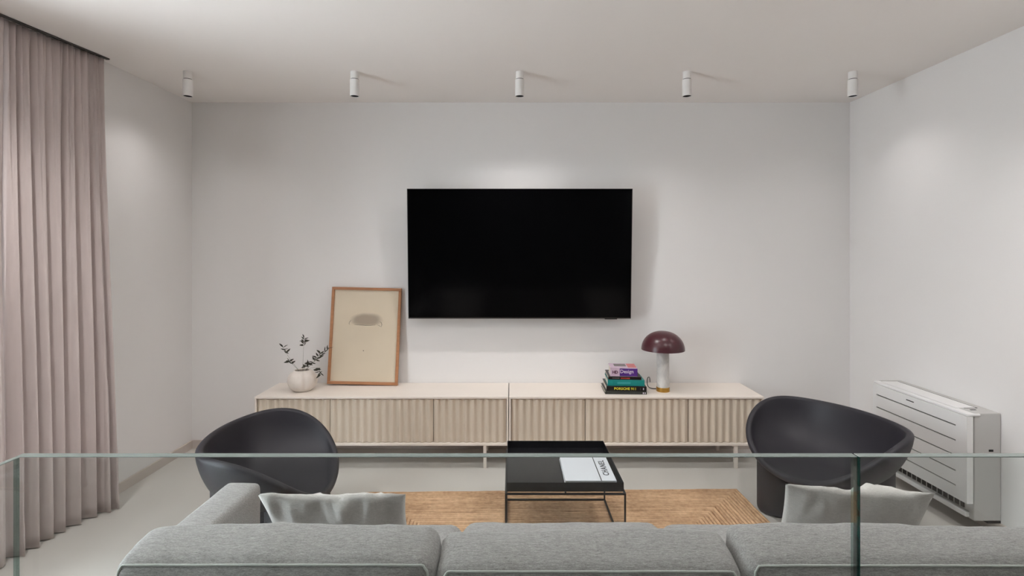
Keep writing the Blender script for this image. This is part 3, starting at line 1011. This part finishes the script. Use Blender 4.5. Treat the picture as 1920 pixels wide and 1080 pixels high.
def soft_box(x0, x1, y0, y1, z0, z1, bev, crown=(0.0, 0.0, 0.0), wr=0.0, seed=0, res=0.035):
    """upholstered block: rounded, crowned faces, light wrinkles"""
    bm = bmesh.new()
    bmesh.ops.create_cube(bm, size=1.0)
    sx, sy, sz = x1 - x0, y1 - y0, z1 - z0
    for v_ in bm.verts:
        v_.co = Vector((v_.co.x * sx, v_.co.y * sy, v_.co.z * sz))
    bmesh.ops.bevel(bm, geom=list(bm.edges), offset=bev, segments=4, affect='EDGES', profile=0.5)
    for ax, ln in ((0, sx), (1, sy), (2, sz)):
        n_ = max(1, int((ln - 2 * bev) / res))
        for k in range(1, n_):
            co = [0, 0, 0]; no = [0, 0, 0]
            co[ax] = -ln / 2 + bev + (ln - 2 * bev) * k / n_; no[ax] = 1
            bmesh.ops.bisect_plane(bm, geom=list(bm.verts) + list(bm.edges) + list(bm.faces), plane_co=co, plane_no=no)
    bm.normal_update()
    c = Vector(((x0 + x1) / 2, (y0 + y1) / 2, (z0 + z1) / 2))
    out = []
    for v_ in bm.verts:
        u = Vector((2 * v_.co.x / sx, 2 * v_.co.y / sy, 2 * v_.co.z / sz))
        fx = (1 - u.y ** 4) * (1 - u.z ** 4); fy = (1 - u.x ** 4) * (1 - u.z ** 4); fz = (1 - u.x ** 6) * (1 - u.y ** 2)
        d = Vector((u.x * crown[0] * fx, u.y * crown[1] * fy, u.z * crown[2] * fz))
        p = v_.co + d
        if wr:
            q_ = Vector((p.x * 4.5 + seed * 9, p.y * 9, p.z * 5))
            p += v_.normal * (noise.noise(q_) * wr + noise.noise(q_ * 3.1) * wr * 0.35)
            p += v_.normal * wr * 0.7 * noise.noise(Vector((p.x * 15 + p.z * 4, p.z * 2.5, seed * 4.1))) * (1 - abs(u.x) ** 4)
            # creases that gather at the ends
            e = max(0, abs(u.x) - 0.72) / 0.28
            p += v_.normal * wr * 0.9 * e * noise.noise(Vector((p.z * 26 + p.y * 26, seed, u.x)))
        out.append(p + c)
    fs = []
    bm.verts.index_update()
    for f_ in bm.faces:
        fs.append([v_.index for v_ in f_.verts])
    bm.free()
    return out, fs


SY0, SY1 = 1.215, 2.10
# frame: low plinth, back panel, arm
g = soft_box(-1.10, 1.46, 1.26, 2.06, 0.10, 0.27, 0.02); obj('base', g[0], g[1], M['sofa'], sofa, smooth=True)
g = soft_box(-0.965, 1.46, SY0, 1.275, 0.12, 0.56, 0.02); obj('back_frame', g[0], g[1], M['sofa'], sofa, smooth=True)
g = soft_box(-1.114, -0.977, SY0 + 0.02, 2.10, 0.10, 0.568, 0.022, (0.003, 0, 0.004), 0.002, 4); obj('arm', g[0], g[1], M['sofa'], sofa, smooth=True)
for a, b in ((-1.03, 1.30), (-1.03, 2.0), (1.40, 1.30), (1.40, 2.0)):
    v, f = lathegeo([(0.014, 0.0), (0.02, 0.1)], (a, b, 0.0), 16); sharp_smooth(obj('foot', v, f, M['black'], sofa))
bounds = [(-0.962, -0.185), (-0.180, 0.572), (0.578, 1.44)]
for k, (a, b) in enumerate(bounds):
    zt_ = (0.418, 0.428, 0.420)[k]
    g = soft_box(a - 0.001, b + 0.001, 1.35, 2.085, 0.272, zt_, 0.045, (0.0, 0.008, 0.012), 0.004, k + 11)
    obj('seat_cushion', g[0], g[1], M['sofa'], sofa, smooth=True)
for k, (a, b) in enumerate(bounds):
    zt_ = (0.740, 0.724, 0.738)[k]
    y0, y1 = 1.290, 1.456
    g = soft_box(a + 0.004 - 0.012 * (k == 0), b - 0.004, y0, y1, 0.43, zt_, 0.034, (0.008, 0.010, 0.007), 0.0065, k + 1)
    drop = 0.024                # the top slopes down towards the back seam
    g = ([Vector((p.x, p.y, p.z - drop * max(0.0, min(1.0, (p.z - 0.5) / 0.2)) * max(0.0, (y1 - p.y) / (y1 - y0)) ** 1.4)) for p in g[0]], g[1])
    bc = obj('back_cushion', g[0], g[1], M['sofa'], sofa, smooth=True)
    # piped seam round the rear face
    xa, xb, za, zb_ = a + 0.010 - 0.012 * (k == 0), b - 0.008, 0.44, zt_ - drop
    pts = []
    rr = 0.03
    for (cx0, cz0, a0) in ((xb - rr, zb_ - rr, 0), (xa + rr, zb_ - rr, 90), (xa + rr, za + rr, 180), (xb - rr, za + rr, 270)):
        for s in range(7):
            an = math.radians(a0 + 15 * s)
            pts.append((cx0 + rr * math.cos(an), cz0 + rr * math.sin(an)))
    dense = []
    for i in range(len(pts)):
        p, q2 = pts[i], pts[(i + 1) % len(pts)]
        m_ = max(1, int(math.dist(p, q2) / 0.03))
        for s in range(m_):
            dense.append((p[0] + (q2[0] - p[0]) * s / m_, p[1] + (q2[1] - p[1]) * s / m_))
    # lay the piping on the cushion surface
    from mathutils.bvhtree import BVHTree
    bvh = BVHTree.FromPolygons(g[0], g[1])
    P = []
    for x, z_ in dense:
        hit = bvh.find_nearest(Vector((x, y0 - 0.006, z_ + 0.004)))
        P.append(hit[0] + hit[1] * 0.0008 if hit[0] is not None else Vector((x, y0, z_)))
    gp = tubegeo(P, 0.0032, 6, closed=True)
    obj('piping', gp[0], gp[1], M['piping'], bc, smooth=True)


# ------------------------------------------------------------------ throw pillows
def pillow(wd, ht, thick, mtx, label, seed, front=1.0, bulge=0.0, shear=0.0):
    """two panels meeting in a seam; local x across, z up, -y is the rear"""
    N = 44

    def side(sgn):
        def fn(u, v_):
            a, b = 2 * u - 1, 2 * v_ - 1
            x = wd / 2 * a * (1 - 0.05 * (1 - b * b)) + shear * (1 - b) / 2
            z_ = ht / 2 * b * (1 - 0.05 * (1 - a * a))
            e = max(0.0, (1 - abs(a) ** 3)) * max(0.0, (1 - abs(b) ** 3))
            lump = 1 + bulge * math.exp(-((a - 0.38) / 0.33) ** 2) * max(0.0, b + 0.3)
            t_ = thick / 2 * e ** 0.62 * (front * lump if sgn > 0 else 1.0)
            rim_ = min(1.0, 6 * min(1 - abs(a), 1 - abs(b)))
            up = max(0.0, b) ** 2
            wr = (noise.noise(Vector((x * 7 + seed * 5, z_ * 7, sgn))) * 0.010
                  + noise.noise(Vector((x * 17 + seed, z_ * 9 - x * 8, seed + sgn))) * 0.034 * up
                  + noise.noise(Vector((x * 40, z_ * 16 + x * 12, seed * 2 + sgn))) * 0.014 * up) * rim_
            top = (0.012 * noise.noise(Vector((x * 8, seed * 3.3, 0))) + 0.006 * noise.noise(Vector((x * 25, seed, 2)))) * up
            return (x, sgn * t_ + wr * 0.9 * min(1.0, e * 4), z_ + top)
        return gridgeo(N, N, fn)
    g_ = join(side(-1), side(1))
    o = obj('throw_pillow', g_[0], g_[1], M['pillow'], None, smooth=True, local=True)
    bm = bmesh.new(); bm.from_mesh(o.data)
    bmesh.ops.remove_doubles(bm, verts=bm.verts, dist=0.0004)
    bmesh.ops.recalc_face_normals(bm, faces=bm.faces)
    bm.to_mesh(o.data); bm.free()
    o.data.polygons.foreach_set('use_smooth', [True] * len(o.data.polygons))
    o.matrix_world = mtx
    tag(o, label, 'pillow', 'throw pillows on the sofa')
    return o


def pillow_at(xc, ytop, ztop, ht, leandeg, yaw, roll):
    a = math.radians(leandeg)
    c = Vector((xc, ytop + math.sin(a) * ht / 2, ztop - math.cos(a) * ht / 2))
    return Matrix.Translation(c) @ Matrix.Rotation(yaw, 4, 'Z') @ Matrix.Rotation(a, 4, 'X') @ Matrix.Rotation(roll, 4, 'Y')


pillow(0.445, 0.375, 0.09, pillow_at(-0.548, 1.62, 0.738, 0.375, 34, math.radians(2), math.radians(0.5)), 'light grey linen throw pillow beside the sofa arm', 1, 0.7)
pillow(0.455, 0.385, 0.10, pillow_at(1.062, 1.625, 0.752, 0.385, 34, math.radians(-3), math.radians(3)), 'light linen throw pillow at the armless end of the sofa', 2, 0.6, 1.6, 0.075)

# ------------------------------------------------------------------ floor-standing air conditioner on the right wall
AY0, AY1 = 2.765, 3.485
ac = empty('air_conditioner', (XR - 0.09, (AY0 + AY1) / 2, 0.06), 0, 'white floor-level air conditioner with slotted front panel on the wall', 'air conditioner')
AX = 2.405                     # front of the body
AT = 0.634
box('body', AX, XR - 0.001, AY0, AY1, 0.075, AT, M['grey_plastic'], ac, bev=0.006, seg=3)
PX0, PX1 = 2.360, 2.392        # front panel
zs = [0.168] + [0.234, 0.312, 0.392, 0.472, 0.552] + [0.618]
py0, py1 = AY0 - 0.008, AY1 - 0.012
gap = 0.007
sy0, sy1 = py0 + 0.07, py1 - 0.035
parts = []
for i in range(6):
    parts.append(boxgeo(PX0, PX1, py0, py1, zs[i] + (gap / 2 if i else 0), zs[i + 1] - (gap / 2 if i < 5 else 0)))
for zz in zs[1:6]:
    parts += [boxgeo(PX0, PX1, py0, sy0, zz - gap / 2, zz + gap / 2), boxgeo(PX0, PX1, sy1, py1, zz - gap / 2, zz + gap / 2)]
fp = join(*parts)
fpo = obj('front_panel', fp[0], fp[1], M['white_plastic'], ac)
for zz in zs[1:6]:
    box('slot', PX0 + 0.008, PX1 - 0.001, sy0, sy1, zz - gap / 2 + 0.0001, zz + gap / 2 - 0.0001, M['dark'], fpo)
box('panel_hinge', PX1, AX + 0.002, AY0 + 0.03, AY1 - 0.03, 0.20, 0.58, M['grey_plastic'], ac)
# top deck reaching over the panel, with the outlet flap
box('top_deck', PX0 + 0.004, AX + 0.03, py0 + 0.002, py1, 0.6185, AT - 0.002, M['white_plastic'], ac, bev=0.005, seg=2)
box('outlet_flap', PX0 + 0.03, XR - 0.05, AY0 + 0.095, AY1 - 0.045, AT - 0.001, AT + 0.0022, M['white_plastic'], ac, bev=0.001, seg=1)
ln = 0.0022
fl = join(boxgeo(XR - 0.05, XR - 0.043, AY0 + 0.092, AY1 - 0.042, AT - 0.001, AT + 0.0012), boxgeo(PX0 + 0.07, XR - 0.05, AY0 + 0.0905, AY0 + 0.0945, AT - 0.001, AT + 0.0012), boxgeo(PX0 + 0.07, XR - 0.05, AY1 - 0.0445, AY1 - 0.0405, AT - 0.001, AT + 0.0012))
obj('flap_gap', fl[0], fl[1], M['dark'], ac)
box('indicator_slot', PX0 + 0.075, PX0 + 0.105, AY0 + 0.055, AY0 + 0.064, AT - 0.001, AT + 0.0012, M['dark'], ac)
box('brand_mark', PX0 - 0.0006, PX0 + 0.001, 3.02 + 0.10, 3.02 + 0.16, 0.588, 0.5935, M['dark'], ac)
# lower air intake: dark slot with ribs
box('intake', AX - 0.004, AX + 0.01, AY0 + 0.06, AY1 - 0.03, 0.118, 0.16, M['dark'], ac)
for k in range(16):
    yy = AY0 + 0.08 + k * 0.038
    box('intake_rib', AX - 0.007, AX - 0.0042, yy, yy + 0.004, 0.118, 0.16, M['grey_plastic'], ac)
box('intake_lip', AX - 0.02, AX + 0.002, AY0 + 0.03, AY1 - 0.02, 0.082, 0.108, M['white_plastic'], ac, bev=0.002, seg=1)
box('side_vent', AX + 0.075, AX + 0.098, AY0 - 0.0012, AY0 + 0.002, 0.435, 0.446, M['dark'], ac)
box('status_window', PX1 + 0.001, AX - 0.001, AY0 + 0.012, AY0 + 0.02, 0.345, 0.375, material('teal_window', srgb(20, 84, 84), 0.3, var=0.05), ac)
box('wall_foot', XR - 0.07, XR - 0.002, AY0 + 0.002, AY0 + 0.05, 0.062, 0.075, M['dark'], ac)

# ------------------------------------------------------------------ glass railing
GY, GT, GZ = 1.15, 0.020, 1.034
GX0, GXJ = (36 - 957) * GY / 1000, (1604 - 957) * GY / 1000


def glass_panel(name, p, q_, label, ends, gt=GT):
    """upright sheet between plan points p and q_, with polished edges"""
    p, q_ = Vector((*p, 0)), Vector((*q_, 0))
    d = q_ - p
    L = d.length
    an = math.atan2(d.y, d.x)
    t = empty(name, (p + q_) / 2, an, label, 'glass railing', 'glass railing panels')
    box('pane', -L / 2 + 0.002, L / 2 - 0.002, -gt / 2, gt / 2, 0.002, GZ - 0.002, M['pane'], t, local=True)
    box('top_edge', -L / 2, L / 2, -gt / 2, gt / 2, GZ - 0.0018, GZ, M['edge'], t, local=True, bev=0.0008, seg=1)
    for s, on in zip((-1, 1), ends):
        if on:
            xa = s * (L / 2 - 0.0009)
            box('end_edge', xa - 0.0009, xa + 0.0009, -gt / 2, gt / 2, 0.002, GZ - 0.002, M[on], t, local=True)
    return t


glass_panel('glass_railing', (GX0, GY), (GXJ - 0.002, GY), 'long clear glass railing panel standing behind the sofa cushions', (None, 'edge_clear'))
glass_panel('glass_railing', (GXJ + 0.002, GY), (2.25, GY), 'clear glass railing panel past the vertical joint, towards the air conditioner side', ('edge_green', 'edge_green'))
glass_panel('glass_railing', (GX0 + 0.006, GY - 0.012), (GX0 - 0.030, -0.9), 'clear glass railing panel turning the corner in front of the curtain', ('edge_clear', 'edge_clear'), 0.012)
struct(box('trim_1', GX0 - 0.03, 2.28, GY - 0.02, GY - 0.0105, 0, 0.09, M['track']))
struct(box('trim_2', GX0 - 0.03, 2.28, GY + 0.0105, GY + 0.02, 0, 0.09, M['track']))
